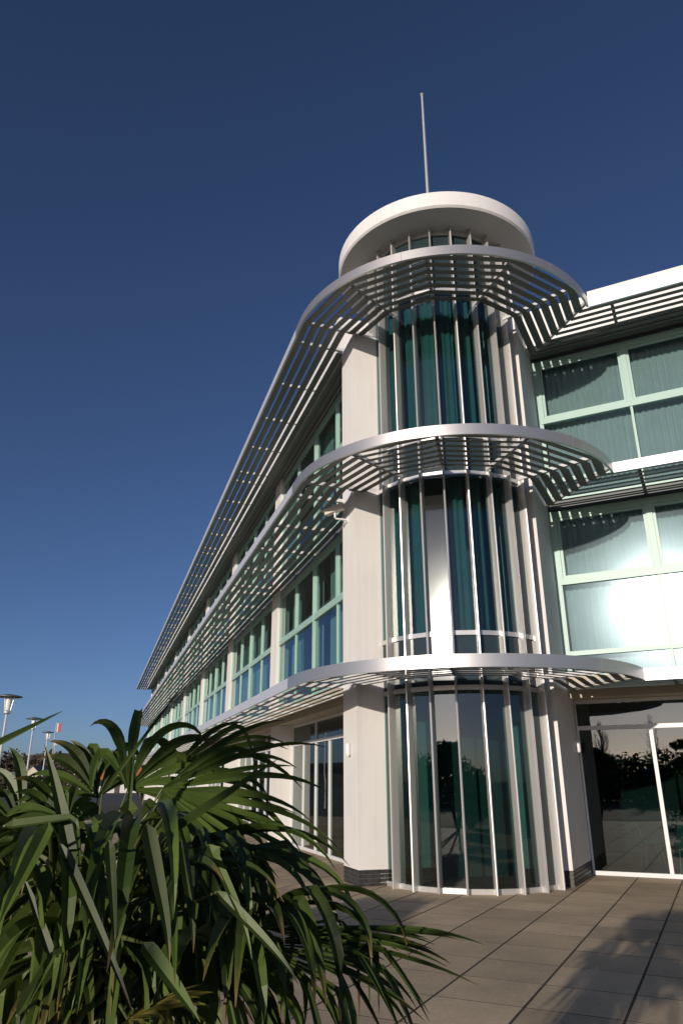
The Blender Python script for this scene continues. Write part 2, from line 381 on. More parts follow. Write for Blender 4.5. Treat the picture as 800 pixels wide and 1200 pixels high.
# inner tower: floor discs, dark core, curtains
for z in (3.22, 7.3, 11.3):
    m = MB(); m.loft([[cyl(1.48, -72 + 135.4 * k / 18, zz) for k in range(19)] + [Vector((0.6, 1.2, zz)), Vector((-.4, .9, zz))] for zz in (z, z + .2)])
    m.build('floor_slab', 'interior', B)
m = MB(); m.loft([[Vector((x, y, zz)) for x, y in ((-1.25, .35), (1.45, .55), (2.44, .95), (2.855, 1.743), (-1.19, .5))] for zz in (0.0, 11.9)]); m.build('core_wall', 'interior', B)
m = MB(); m.lathe([(1.5, -.03), (1.5, .02)], 32); m.build('tower_floor', 'carpet', B)
def curtain(T, x0, x1, z0, z1, amp=0.03, wl=0.11, seed=0, name='curtain', m_='curtain', parent=None):
    r_ = random.Random(seed); mb = MB(); n = max(8, int((x1 - x0) / wl * 6)); top = []; bot = []; ph = r_.uniform(0, 6)
    V = []; F = []
    for i in range(n + 1):
        x = x0 + (x1 - x0) * i / n
        ph += 2 * math.pi / 6 * r_.uniform(.7, 1.3)
        y = amp * math.sin(ph)
        V += [T(x, y, z0), T(x + r_.uniform(-.004, .004), y * .8, z1)]
    for i in range(n): F.append((2 * i, 2 * i + 2, 2 * i + 3, 2 * i + 1))
    mb.add(V, F); o = mb.build(name, m_, parent, smooth=True, fix=False); return o
for z0, z1, sp in ((4.15, 7.12, [(-68, -44), (-42, -29), (-10, 1), (4, 17), (20, 32), (35, 47), (50, 60)]), (8.02, 11.36, [(-68, -50), (-41, -28), (-25, -14), (-10, 2), (4, 17), (20, 31), (35, 46), (50, 60)]), (0.08, 3.1, [(-69, -62), (-50, -45), (20, 24), (38, 42), (54, 60)])):
    for i, (a, b) in enumerate(sp):
        Tc = lambda x, y, z: cyl(1.40 + y, math.degrees(x / 1.4), z)
        curtain(Tc, R(a) * 1.4, R(b) * 1.4, z0, z1, .03, .13, i + int(z0 * 10), 'tower_curtain', 'curtainT', B)

# --- roof disc and drum soffit
RR = 2.331
m = MB(); m.lathe([(RG - .1, 13.0), (RR - .03, 13.0), (RR, 13.03), (RR, 13.385), (RR - .03, 13.413), (0.05, 13.46)], 96); m.build('roof_disc', 'roofwhite', B, smooth=True)
m = MB(); m.lathe([(RR - .32, 12.985), (RR - .06, 12.985), (RR - .06, 12.999), (RR - .32, 12.999)], 96)
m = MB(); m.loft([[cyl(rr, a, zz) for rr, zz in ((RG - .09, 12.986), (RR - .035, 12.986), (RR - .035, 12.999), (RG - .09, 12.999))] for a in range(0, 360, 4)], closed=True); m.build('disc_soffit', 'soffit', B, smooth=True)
# drum behind the glass, closing the tower towards the wings
m = MB(); m.loft([[cyl(1.5, a, zz) for a in range(66, 288, 6)] for zz in (10.9, 12.99)]); m.build('drum_wall', 'render', B)

# --- left wing walls
def wing_walls(T, s0, s1, gu, gg, zroof, side):
    far = gu - 9
    def bx(name, mat_, n0, n1, z0, z1, a=s0, b=s1):
        q = MB(); q.box(a, b, n0, n1, z0, z1, T); return q.build(name, mat_, B)
    bx('bulkhead', 'beige', gu - .12, gu + .03, 3.18, 3.60)
    bx('ground_soffit', 'beige', gg - .1, gu - .125, 3.185, 3.27)
    bx('spandrel_panel', 'panel', gu - .15, gu - .02, 7.12, 7.37)
    bx('head_panel', 'panel', gu - .15, gu - .02, 10.89, 10.998)
    bx('roof_eaves', 'roofwhite', gu - 7, gu + .53, 11.0, 11.95)
    bx('floor_slab', 'interior', far, gu - .16, 3.28, 3.58)
    bx('floor_slab', 'interior', far, gu - .16, 7.16, 7.60)
    bx('ceiling', 'interior', far, gu - .16, 10.95, 11.1)
    bx('interior_floor', 'carpet', far, gg - .08, -.04, .012)
    for z0, z1 in ((0.012, 3.28), (3.6, 7.15), (7.62, 10.95)):
        bx('interior_wall', 'interior', gu - 4.6, gu - 4.5, z0, z1, a=s0 - (4 if side == 2 else 0))
    return far
wing_walls(LW, 0.775, LEND, GU, GL, 0, 1)
wing_walls(RW, 1.775, REND, uR, gR, 0, 2)
m = MB(); m.box(LEND - .06, LEND + .02, GU - 8.9, GU - .02, 0, 11.19, LW); m.build('end_wall', 'render', B)
m = MB(); m.box(REND - .06, REND + .02, uR - 8.9, uR - .02, 0, 11.19, RW); m.build('end_wall', 'render', B)

# --- upper windows (module shared)
MW = 1.9
def window_meshes():
    f = MB(); y0, y1 = -.10, .0
    # z local: 0 = floor window sill (3.60), head 3.52
    f.box(.0, MW, y0, y1, 3.36, 3.51); f.box(.0, MW, y0, y1 + .012, 1.88, 2.02)       # head, main transom
    f.box(.0, MW, y0, y1, .41, .50); f.box(.0, MW, y0, y1, .0, .08)                   # lower transom, sill
    f.box(.0, .06, y0, y1 + .004, 2.02, 3.36); f.box(MW - .06, MW, y0, y1 + .004, 2.02, 3.36)
    for a, b in ((.0, .026), (MW - .026, MW)):
        f.box(a, b, y0, y1 - .01, .08, .41); f.box(a, b, y0, y1 - .01, .50, 1.88)
    frame = f.mesh('window', 'mint')
    c = MB(); x0, x1, z0, z1, t = .063, MW - .063, 2.023, 3.357, .055
    ya, yb = -.07, -.025
    c.box(x0, x1, ya, yb, z0, z0 + t); c.box(x0, x1, ya, yb, z1 - t, z1)
    c.box(x0, x0 + t, ya, yb, z0 + t, z1 - t); c.box(x1 - t, x1, ya, yb, z0 + t, z1 - t)
    cas = c.mesh('casement', 'mint')
    panes = []
    for a, b, z0_, z1_ in ((x0 + t, x1 - t, z0 + t, z1 - t), (.032, MW - .032, .50, 1.88), (.032, MW - .032, .08, .41)):
        p_ = MB(); p_.box(a, b, -.062, -.046, z0_, z1_); panes.append(p_.mesh('pane', 'glassU'))
    return frame, cas, panes
WF, WC, WP = window_meshes()
cur = []
for sd in range(4):
    o = curtain(lambda x, y, z: Vector((x, y - .28, z)), .02, MW - .02, .05, 3.45, .022, .13, sd + 40, 'curtain', 'curtain', None)
    cur.append(o.data); bpy.data.objects.remove(o)
halfcur = []
for sd, (a, b) in enumerate(((.02, .75), (1.1, MW - .02), (.02, 1.35))):
    o = curtain(lambda x, y, z: Vector((x, y - .28, z)), a, b, .05, 3.45, .03, .09, sd + 70, 'curtain', 'curtain', None)
    halfcur.append(o.data); bpy.data.objects.remove(o)
rw = random.Random(11)
WPR = []
for pm in WP:
    c_ = pm.copy(); c_.materials[0] = M['glassR']; WPR.append(c_)
def window(P, th, cd, panes=None):
    o = link('window', WF, B, P, th)
    link('casement', WC, o)
    for pm in panes or WP: link('pane', pm, o)
    if cd: link('curtain', cd, o)
for fl, zb in enumerate((3.60, 7.37)):
    for b in range(NB):
        for k in range(4):
            s = 0.77 + b * BAY + k * MW
            window(LW(s, GU, zb), TH1, rw.choice(cur + halfcur))
    for k in range(8):
        s = 1.87 + k * MW
        window(RW(s + MW, uR, zb), TH2, cur[(k + fl) % 4], WPR)
    q = MB(); q.box(1.772, 1.869, uR - .12, uR - .004, zb, zb + 3.52, RW); q.build('window_jamb', 'mint', B)

# --- columns of the left wing
for b in range(1, NB + 1):
    s1 = 0.77 + b * BAY; s0 = s1 - PW
    q = MB(); q.box(s0 + .004, s1 - .004, GU - .3, GU + .085, 3.605, 11.0, LW); q.build('column', 'render', B)
    q = MB(); q.box(s0 + .004, s1 - .004, GL - .3, GU - .003, 0.0, 3.178, LW); q.build('ground_column', 'render', B)

for b in range(NB):
    sm = .77 + b * BAY + 2 * MW
    q = MB(); q.box(sm - .03, sm + .03, GU - .05, GU + .03, 3.605, 10.88, LW); q.build('bay_post', 'mint', B)
# --- ground-floor glazing, one screen per bay
def ground_screen(T, s0, s1, n, mods, up):
    f = MB(); w_ = .035
    f.box(s0, s1, n - .07, n + .02, -.02, .07, T); f.box(s0, s1, n - .07, n + .02, 3.11, 3.18, T); f.box(s0, s1, n - .07, n + .022, 2.60, 2.68, T)
    for i, x in enumerate(mods): f.box(max(s0, x - w_), min(s1, x + w_), n - .065, n + .018, .07, 2.60, T)
    for x in up: f.box(max(s0, x - w_ * .7), min(s1, x + w_ * .7), n - .065, n + .018, 2.68, 3.11, T)
    o = f.build('glazed_screen', 'whiteframe', B)
    for xs, z0, z1 in ((mods, .07, 2.60), (up, 2.68, 3.11)):
        for a, b in zip(xs[:-1], xs[1:]):
            if b - a < .12: continue
            q = MB(); q.box(max(s0, a) + .03, min(s1, b) - .03, n - .04, n - .02, z0, z1, T); q.build('pane', 'glass', o)
for b in range(NB):
    s0 = .77 + b * BAY; s1 = s0 + BAY - PW
    mods = [s0] + [s1 - 1.2 * k for k in range(6, -1, -1)]
    ground_screen(LW, s0, s1, GL, mods, [s0] + [s1 - 2.4 * k for k in (2, 1, 0)])
mods = [1.78] + [3.155 + 1.22 * k for k in range(11)]
ground_screen(RW, 1.78, REND - .1, gR, mods, [1.78] + [3.155 + 1.22 + 2.44 * k for k in range(5)])

# --- sun canopies
RC = 3.344
ARMS = [-72 + 30 * k for k in range(5)]
RI = [3.215 - .208 * i for i in range(7)]
def slat_section(p0, p1, zc, out, ends=None):
    """blade between two local points; out = horizontal outward unit; section 0.105 x 0.036, nose-down a little"""
    pr_ = [(-.087, .0), (-.055, .010), (.055, .010), (.087, .0), (.055, -.010), (-.055, -.010)]
    ti = R(12); ct, st = math.cos(ti), math.sin(ti)
    rings = []
    for p_ in (p0, p1):
        rings.append([p_ + out * (a * ct - b * st) + Z * (zc + a * st * -1 + b * ct) for a, b in pr_])
    return MB().loft(rings)
def canopy(zt, name):
    zf0, zf1 = zt - .2, zt
    # curved fascia: arc, then a short tangent run on to the left wing
    m = MB(); rings = []
    for k in range(61):
        a = -72 + (-72 - 59.0) * 0 + (59.0 + 72) * k / 60
        rings.append([cyl(r, a, z) for r, z in ((RC - .045, zf0), (RC, zf0), (RC, zf1), (RC - .045, zf1))])
    rings.insert(0, [LW(.36, n, z) for n, z in ((RC - .045, zf0), (RC, zf0), (RC, zf1), (RC - .045, zf1))])
    can = m.loft(rings).build('sun_canopy', 'fascia', B, smooth=True)
    # straight fascias
    q = MB(); q.box(.362, LEND + .3, RC - .05, RC - .004, zf0 + .004, zf1 - .004, LW); q.build('wing_fascia', 'fasciaw', can)
    if zt > 10:
        q = MB(); q.box(3.335, REND, .205, .256, 10.885, 11.135, RW); q.build('wing_fascia', 'fasciaw', can)
        q = MB(); q.box(3.335, REND, .175, .238, 11.145, 11.275, RW); q.build('fascia_coping', 'roofwhite', can)
    else:
        q = MB(); q.box(3.335, REND, .205, .256, zf0, zf1, RW); q.build('wing_fascia', 'fasciaw', can)
    # joints in the curved fascia
    for a in (-20, 32):
        q = MB(); q.loft([[cyl(r, a + d, z) for r, d in ((RC - .01, -.05), (RC + .0025, -.05), (RC + .0025, .05), (RC - .01, .05))] for z in (zf0 + .003, zf1 - .003)]); q.build('fascia_joint', 'slat', can)
    zs, za0, za1 = zt - .125, zt - .10, zt - .03
    cs = math.cos(R(15))
    for i, r in enumerate(RI):
        # left wing blades, one length per bay
        for b in range(NB):
            a0 = (0.0 if b == 0 else .77 + b * BAY - .39); a1 = .77 + (b + 1) * BAY - .39 - .006 if b < NB - 1 else LEND + .25
            if b == 0 and r < GP + .06: a0 = .78
            slat_section(LW(a0, r, 0), LW(a1, r, 0), zs, N1).build('slat', 'slat', can)
        # tower sectors
        for k in range(4):
            p0, p1 = cyl(r, ARMS[k], 0), cyl(r, ARMS[k + 1], 0); mid = cyl(1, ARMS[k] + 15, 0)
            if k == 0 and r < GP - .2: p0 = p0.lerp(p1, .04)
            slat_section(p0, p1, zs, mid).build('slat', 'slat', can)
        a = r * cs
        slat_section(cyl(r, 48, 0), RW(a, a - 3.05, 0), zs, D2).build('slat', 'slat', can)
        n = a - 3.05
        slat_section(RW(a, n, 0), RW(REND, n, 0), zs, N2).build('slat', 'slat', can)
    slat_section(LW(.78, 1.79, 0), LW(LEND, 1.79, 0), zs, N1).build('slat', 'slat', can)
    slat_section(RW(1.80, -1.275, 0), RW(REND, -1.275, 0), zs, N2).build('slat', 'slat', can)
    def arm(p0, p1, wd=.032):
        d = (p1 - p0).normalized(); t = Vector((-d.y, d.x, 0)); q = MB()
        q.loft([[p_ + t * x + Z * z for x, z in ((-wd, za0), (wd, za0), (wd, za1), (-wd, za1))] for p_ in (p0, p1)]); q.build('arm', 'arm', can)
    for a in ARMS: arm(cyl(RF - .1, a, 0), cyl(RC - .046, a, 0))
    arm(RW(1.80, -1.25, 0), RW(3.27, .215, 0))
    ss = [.76]
    for b in range(NB):
        ss += [.77 + b * BAY + MW * k for k in (1, 2, 3)] + [.77 + b * BAY + 4 * MW, .77 + (b + 1) * BAY - .02]
    for s in ss: arm(LW(s, GU if s > 1 else GP - .05, 0), LW(s, RC - .052, 0))
    for k in range(1, 9):
        s = 1.87 + k * MW
        if s < REND: arm(RW(s, uR, 0), RW(s, .204, 0))
for zt in (Z1, Z2, Z3): canopy(zt, '')

# ------------------------------------------------------------------ things fixed to the building
fp = empty('flagpole', C0 + Vector((-.07, 0, 13.45)))
tag(fp, 'tall bare white flagpole standing on the round tower roof', 'flagpole')
m = MB(); m.tube([(0, 0, 0), (0, 0, .3), (0, 0, 5.6)], [.055, .05, .032], 14); m.build('pole', 'steel', fp, smooth=True)
m = MB(); m.lathe([(.13, -.02), (.13, .03), (.08, .06)], 16); m.build('base_collar', 'steel', fp)
m = MB(); m.lathe([(.033, 5.59), (.05, 5.60), (.05, 5.65), (.03, 5.66)], 14); m.build('finial', 'steel', fp, smooth=True)

cc = empty('security_camera', C0 + LW(.45, GP, 6.72), TH1)
tag(cc, 'cream security camera on a bracket on the white pier below the middle canopy', 'security camera')
m = MB(); m.lathe([(.05, 0), (.05, .02)], 12); 
q = MB(); q.box(-.05, .05, 0, .015, -.06, .06); q.build('wall_plate', 'white', cc)
q = MB(); q.tube([(0, .01, 0), (0, .25, 0), (0, .27, .02), (0, .27, .13)], [.02, .02, .02, .022], 10); q.build('bracket_arm', 'white', cc, smooth=True)
dv = Vector((.75, .55, -.12)).normalized(); sv = dv.cross(Z).normalized(); uv = sv.cross(dv)
def hb(a0, a1, x0, x1, u0, u1):
    q = MB(); q.box(a0, a1, x0, x1, u0, u1, lambda a, x, u: Vector((-.02, .27, .19)) + dv * a + sv * x + uv * u); return q
hb(-.20, .24, -.055, .055, -.055, .05).build('housing', 'cream', cc)
hb(-.22, .33, -.068, .068, .053, .066).build('sun_shield', 'cream', cc)
hb(.241, .246, -.04, .04, -.04, .035).build('lens_window', 'dark', cc)

def wall_light(P, th, label):
    o = empty('wall_light', P, th); tag(o, label, 'wall light')
    q = MB(); q.box(-.03, .03, 0, .02, -.10, .10); q.build('back_plate', 'steel', o)
    q = MB(); q.tube([(0, .055, -.11), (0, .055, -.09), (0, .055, .09), (0, .055, .11)], [.03, .042, .042, .03], 12); q.build('lamp_tube', 'white', o, smooth=True)
    return o
# right pier's side face looks along +D2: local +y -> D2
wall_light(C0 + RW(1.772, -1.5, 2.28), math.atan2(D2.y, D2.x) - math.pi / 2, 'small white wall light on the shaded tower pier beside the glazed screen')
wl = wall_light(C0 + LW(.35, GP + .002, 2.2), TH1, 'small steel wall light on the sunlit tower pier above the brick plinth')

# ------------------------------------------------------------------ interior furniture behind the right-hand ground screen
tb = empty('round_table', C0 + RW(3.6, -3.4, .012)); tag(tb, 'round pale green table behind the ground floor glass', 'table')
m = MB(); m.lathe([(.55, .70), (.58, .715), (.58, .735), (.55, .74)], 32); m.build('table_top', 'table', tb)
m = MB(); m.lathe([(.30, 0), (.30, .02), (.05, .05), (.04, .70)], 20); m.build('pedestal', 'steel', tb, smooth=True)
def chair(P, th, label):
    o = empty('shell_chair', P, th); tag(o, label, 'chair', 'shell chairs behind the glass')
    m = MB(); rings = []
    for i in range(9):
        t = i / 8; 
        if t < .5: y = -.22 + .42 * t * 2; z = .46 - .03 * math.sin(t * 2 * math.pi)
        else: y = .20 + .10 * (t - .5) * 2; z = .46 + .38 * (t - .5) * 2
        wd = .23 - .05 * abs(t - .5) * 2
        rings.append([Vector((wd * math.sin(a), y - .05 * math.cos(a) * (1 if t > .5 else 0), z + .05 * (1 - math.cos(a)) * (1 if t <= .5 else 0))) for a in [R(-80 + 20 * k) for k in range(9)]])
    V = [p for r_ in rings for p in r_]; F = [(i * 9 + j, i * 9 + j + 1, i * 9 + j + 10, i * 9 + j + 9) for i in range(8) for j in range(8)]
    m.add(V, F); s_ = m.build('shell', 'chair', o, smooth=True); md = s_.modifiers.new('t', 'SOLIDIFY'); md.thickness = .02
    for sx in (-1, 1):
        for sy in (-1, 1):
            q = MB(); q.tube([(sx * .12, sy * .12, .45), (sx * .2, sy * .2, 0)], [.012, .012], 6); q.build('leg', 'steel', o)
chair(C0 + RW(3.35, -2.65, .012), TH2 + .5, 'pale green shell chair tucked in front of the round table')
chair(C0 + RW(2.7, -3.7, .012), TH2 - 1.2, 'pale green shell chair beside the round table near the pier')

# ------------------------------------------------------------------ fan palm
def blade(mb, P0, e, nrm, L, wmax, fuse, t0, droop, rnd, gap, steps=14):
    """one folded segment: starts at hub along e, bends to the ground beyond t0"""
    pos = Vector(P0); d = e.copy(); rings = []
    kink = rnd.uniform(.5, .8) if rnd.random() < .35 else 2
    for i in range(steps + 1):
        t = i / steps
        if i:
            g_ = droop * (max(0, t - t0) / (1 - t0)) ** 1.2 * (3.0 / steps)
            if abs(t - kink) < .5 / steps + .01: g_ += .7
            ax = d.cross(Vector((0, 0, -1)))
            if ax.length > 1e-4:
                ang = min(g_, math.acos(max(-1, min(1, d.dot(Vector((0, 0, -1)))))) * .9)
                d = (Matrix.Rotation(ang, 3, ax.normalized()) @ d).normalized()
            pos = pos + d * (L / steps)
        side = d.cross(nrm)
        side = side.normalized() if side.length > 1e-3 else e.cross(Z).normalized()
        up = side.cross(d).normalized()
        if t < fuse: wd = max(.004, gap * L * t)
        else:
            wd = wmax * (1 - ((t - fuse) / (1 - fuse)) ** 2.2) * .98 + .001
            wd = min(wd, gap * L * t * 1.0)
        fold = .38 * wd
        rings.append((pos + side * wd * .5 + up * fold * .5, pos - up * fold * .5, pos - side * wd * .5 + up * fold * .5))
    V = [p for r_ in rings for p in r_]; F = []; kk = rnd.random()
    for i in range(steps + 1): mb.t += [i / steps] * 3; mb.k += [kk] * 3
    for i in range(steps):
        a = i * 3; F += [(a, a + 1, a + 4, a + 3), (a + 1, a + 2, a + 5, a + 4)]
    mb.add(V, F)

KP = 0.72
palm_base = px(95, 1040, 2.75 * KP); palm_base.z = 0
palm = empty('fan_palm', palm_base); tag(palm, 'dark green fan palm with long drooping leaf blades in front of the building', 'palm')
crown = Vector((0, 0, 1.24))
m = MB(); m.tube([(0, 0, -.16), (.02, 0, .5), (0, .02, .9), (0, 0, 1.24)], [.09, .08, .08, .04], 12); m.build('trunk', 'fibre', palm, smooth=True)
def leaf(hub, tip, L, nseg=30, spread=250, droop=1.0, t0=.35, roll=0.0, seed=0, mm='palm', wmax=.034, face=0.0, fuse=.25):
    """hub, tip: world points; tip gives the direction of the midrib; face 0: blade looks up, 1: it looks at the viewpoint"""
    rnd = random.Random(seed); hw_ = hub; hub = hub - palm_base; tip = tip - palm_base
    d = (tip - hub).normalized()
    nrm = Z * (1 - face) + (EYE - hw_).normalized() * face
    side = d.cross(nrm).normalized(); n2 = side.cross(d).normalized()
    n2 = Matrix.Rotation(R(roll), 3, d) @ n2; side = d.cross(n2).normalized()
    mb = MB(); da = R(spread) / nseg; gap = 2 * math.tan(da / 2) * 1.02
    for j in range(nseg):
        th = -R(spread) / 2 + da * (j + .5) + rnd.uniform(-.35, .35) * (da if nseg > 1 else .05)
        e = (d * math.cos(th) + side * math.sin(th)).normalized()
        e = (e + n2 * (.12 * math.cos(th * 1.3) + rnd.uniform(-.06, .06))).normalized()
        ll = L * (1 - .25 * (abs(th) / R(spread) * 2) ** 2) * rnd.uniform(.8, 1.1)
        blade(mb, hub, e, n2, ll, wmax * rnd.uniform(.75, 1.15), fuse * rnd.uniform(.8, 1.3), t0 * rnd.uniform(.7, 1.3), droop * rnd.uniform(.5, 1.5), rnd, gap)
    o = mb.build('leaf', mm, palm, smooth=False, fix=False)
    for nm, dat in (('along', mb.t), ('shade', mb.k)):
        at_ = o.data.attributes.new(nm, 'FLOAT', 'POINT'); at_.data.foreach_set('value', dat)
    pb = MB(); c = crown + Vector((rnd.uniform(-.04, .04), rnd.uniform(-.04, .04), rnd.uniform(-.15, .1)))
    mid = (c + hub) * .5 + Z * .06
    pb.tube([c, mid, hub], [.010, .007, .002], 6); pb.build('petiole', 'petiole', o, smooth=True)
    return o
LV = [
 # hub px+dist, tip px+dist, length, blades, spread, droop, bend start, roll, facing
 ((190, 925, 2.75), (330, 955, 2.70), .62, 14, 105, .40, .25, 0, .9),
 ((205, 940, 2.85), (320, 1000, 2.80), .62, 9, 70, .45, .25, 0, .8),
 ((200, 905, 2.95), (300, 868, 2.90), .52, 7, 60, .75, .25, 0, .8),
 ((150, 925, 2.95), (190, 870, 2.95), .42, 12, 150, 1.3, .15, 0, .6),
 ((115, 935, 3.05), (105, 880, 3.10), .32, 11, 150, 1.3, .15, 0, .6),
 ((160, 968, 2.55), (178, 950, 1.85), .86, 6, 44, 1.6, .14, 0, .0),
 ((112, 992, 2.60), (98, 960, 1.95), .74, 6, 60, 1.3, .16, 10, .1),
 ((208, 1000, 2.65), (290, 962, 2.05), .80, 8, 66, 1.2, .18, 0, .1),
 ((60, 985, 2.50), (20, 970, 1.85), .78, 5, 50, 1.2, .12, 0, .1),
 ((60, 985, 2.70), (-80, 960, 2.30), .60, 10, 80, 1.2, .2, 0, .1),
 ((80, 960, 2.85), (40, 925, 2.9), .24, 8, 120, 1.1, .2, 0, .5),
 ((225, 1010, 2.60), (330, 1020, 2.35), .62, 14, 90, 1.0, .2, 0, .3),
 ((310, 1088, 2.30), (500, 1122, 2.30), .58, 22, 80, .28, .3, -25, .35),
 ((300, 1105, 2.20), (470, 1165, 2.15), .50, 16, 80, .5, .25, -15, .35),
 ((300, 1070, 2.35), (400, 1050, 1.95), .62, 9, 90, 1.2, .15, 0, .2),
 ((255, 1105, 2.30), (270, 1070, 1.80), .56, 7, 80, 1.4, .12, 0, .1),
 ((170, 1050, 2.35), (210, 1030, 1.85), .66, 7, 80, 1.0, .15, 15, .2),
 ((105, 1110, 2.30), (70, 1070, 1.80), .56, 8, 100, 1.3, .12, -10, .2),
 ((20, 1040, 2.30), (-40, 1010, 1.85), .60, 7, 90, 1.2, .15, 0, .2),
 ((20, 985, 2.95), (-30, 1000, 2.9), .45, 16, 200, 1.1, .2, 0, .3),
 ((110, 1010, 2.95), (100, 1130, 2.9), .70, 26, 260, 1.2, .15, 0, .7),
 ((190, 1010, 2.95), (240, 1100, 2.9), .66, 24, 220, 1.2, .15, 0, .7),
 ((30, 1060, 2.85), (20, 1190, 2.8), .66, 24, 240, 1.2, .15, 0, .7),
 ((140, 1120, 2.75), (160, 1220, 2.7), .60, 24, 260, 1.2, .15, 0, .7),
 ((250, 1110, 2.75), (280, 1200, 2.7), .55, 20, 200, 1.2, .15, 0, .7),
 ((70, 1110, 2.45), (60, 1180, 2.0), .50, 14, 150, 1.0, .2, 15, .4),
 ((140, 1130, 2.40), (170, 1200, 2.0), .45, 14, 150, .8, .2, -20, .5),
 ((25, 975, 3.0), (5, 905, 3.05), .34, 14, 170, 1.0, .2, 0, .5),
 ((70, 985, 2.9), (50, 930, 2.9), .28, 12, 150, 1.1, .2, 0, .5),
 ((90, 1010, 2.40), (30, 1100, 2.2), .55, 7, 70, .5, .2, 25, .6),
 ((230, 1040, 2.45), (190, 1150, 2.2), .55, 7, 60, .4, .2, -25, .7),
]
for i, (h_, t_, L_, ns, sp, dr, t0_, rl, fc) in enumerate(LV):
    leaf(px(h_[0], h_[1], h_[2] * KP), px(t_[0], t_[1], t_[2] * KP), L_ * KP, ns, sp, dr, t0_, rl, seed=100 + i, face=fc, wmax=.019 if i < 3 else .034, fuse=.12 if i < 3 else .25)
# stiff young blades and an old yellowing leaf
for i, (a, b, wd, dr) in enumerate([((150, 960, 2.9), (163, 800, 3.1), .032, .05), ((120, 930, 2.7), (217, 812, 2.8), .028, .05), ((-60, 900, 2.2), (69, 842, 2.3), .045, .0),
        ((85, 1010, 2.0), (52, 868, 2.15), .055, .12), ((200, 975, 2.0), (316, 906, 2.05), .05, .0), ((5, 968, 2.05), (135, 962, 2.0), .05, .12),
        ((58, 965, 1.9), (-10, 1105, 1.8), .062, .25), ((72, 990, 1.95), (152, 1182, 1.8), .046, .1), ((168, 1105, 1.85), (236, 1215, 1.75), .062, .05),
        ((172, 966, 1.9), (204, 1150, 1.8), .060, .35), ((128, 985, 1.9), (136, 1128, 1.82), .050, .3), ((212, 985, 2.0), (236, 1140, 1.9), .052, .4),
        ((245, 990, 2.0), (312, 1150, 1.9), .052, .35), ((20, 1190, 1.9), (95, 1075, 2.0), .036, .05), ((255, 1045, 1.95), (372, 1175, 1.85), .050, .25), ((60, 1120, 2.0), (20, 1010, 2.1), .04, .1)]):
    a = (a[0], a[1], a[2] * KP); b = (b[0], b[1], b[2] * KP)
    leaf(px(*a), px(*b), (px(*b) - px(*a)).length * 1.05, 1, 90, dr, .5, 0, seed=300 + i, wmax=wd * .38, fuse=.06, face=.6)
leaf(px(150, 1195, 1.4), px(210, 1178, 1.37), .16, 16, 200, .3, .3, 0, seed=55, mm='palmY', wmax=.02)
# planting bed under the palm
pbd = MB(); pbd.lathe([(.62, -.03), (.62, .02), (.5, .05), (.05, .08)], 28); o = pbd.build('planting_bed', 'soil', None, smooth=True, loc=palm_base); tag(o, kind='structure')

# ------------------------------------------------------------------ lamp posts
def lamp_post(P, h, dd, label):
    o = empty('lamp_post', P); tag(o, label, 'lamp post', 'lamp posts along the road')
    q = MB(); q.tube([(0, 0, 0), (0, 0, 1.0), (0, 0, h - .75)], [.085, .06, .045], 10); q.build('post', 'steel', o, smooth=True)
    q = MB(); q.lathe([(.05, h - .76), (.13, h - .72), (.14, h - .64), (.10, h - .6)], 14); q.build('lamp_cup', 'steel', o, smooth=True)
    q = MB(); q.lathe([(.10, h - .6), (.14, h - .35), (.10, h - .12)], 14); q.build('lantern', 'lampglass', o, smooth=True)
    q = MB(); q.lathe([(dd * .5, h - .10), (dd * .5, h - .075), (dd * .28, h - .02), (.04, h + .02)], 24); q.build('reflector_disc', 'lampdisc', o, smooth=True)
    for k in range(3):
        a = k * 2.09; q = MB(); q.tube([(.12 * math.cos(a), .12 * math.sin(a), h - .62), (.2 * math.cos(a), .2 * math.sin(a), h - .1)], [.012, .012], 5); q.build('strut', 'steel', o)
lamp_post(Vector((-13.23, 29.14, -.16)), 5.1, 1.0, 'tallest looking steel lamp post with a dark disc head, left of the palm')
lamp_post(Vector((-18.80, 45.25, -.16)), 5.55, 1.0, 'steel lamp post with dark disc head behind the long palm spear')
lamp_post(Vector((-25.68, 65.12, -.16)), 6.0, 1.0, 'steel lamp post with disc head just before the flag')
lamp_post(Vector((-33.23, 86.86, -.16)), 6.45, 1.0, 'most distant lamp post, in line with the red flag')
fl = empty('flag', Vector((-34.2, 88.9, -.16))); tag(fl, 'small red and white flag flying on a thin far pole', 'flag')
q = MB(); q.tube([(0, 0, 0), (0, 0, 8.6)], [.07, .05], 8); q.build('pole', 'steel', fl)
def cloth(x0, x1, z0, z1, mm):
    q = MB(); n = 6
    V = []; 
    for i in range(n + 1):
        x = x0 + (x1 - x0) * i / n
        for zz in (z0, z1): V.append((x, .09 * math.sin(x * 6), zz - .12 * x))
    q.add(V, [(2 * i, 2 * i + 2, 2 * i + 3, 2 * i + 1) for i in range(n)]); o = q.build('flag_cloth', mm, fl, fix=False)
    md = o.modifiers.new('t', 'SOLIDIFY'); md.thickness = .01
cloth(.05, .22, 7.5, 8.5, 'white'); cloth(.22, .62, 7.5, 8.5, 'red')

# ------------------------------------------------------------------ far hill, wood, houses
hl = MB(); V = []; F = []; nx = 60
for i in range(nx + 1):
    x = -420 + 520 * i / nx
    hgt = 9 + 5 * math.sin(i * .22) + 2.5 * math.sin(i * .61 + 1)
    V += [(x, 300, -.2), (x, 360, hgt), (x, 520, hgt * 1.05)]
for i in range(nx):
    a = i * 3; F += [(a, a + 3, a + 4, a + 1), (a + 1, a + 4, a + 5, a + 2)]
hl.add(V, F); tag(hl.build('hill', 'hill', smooth=True), kind='structure')

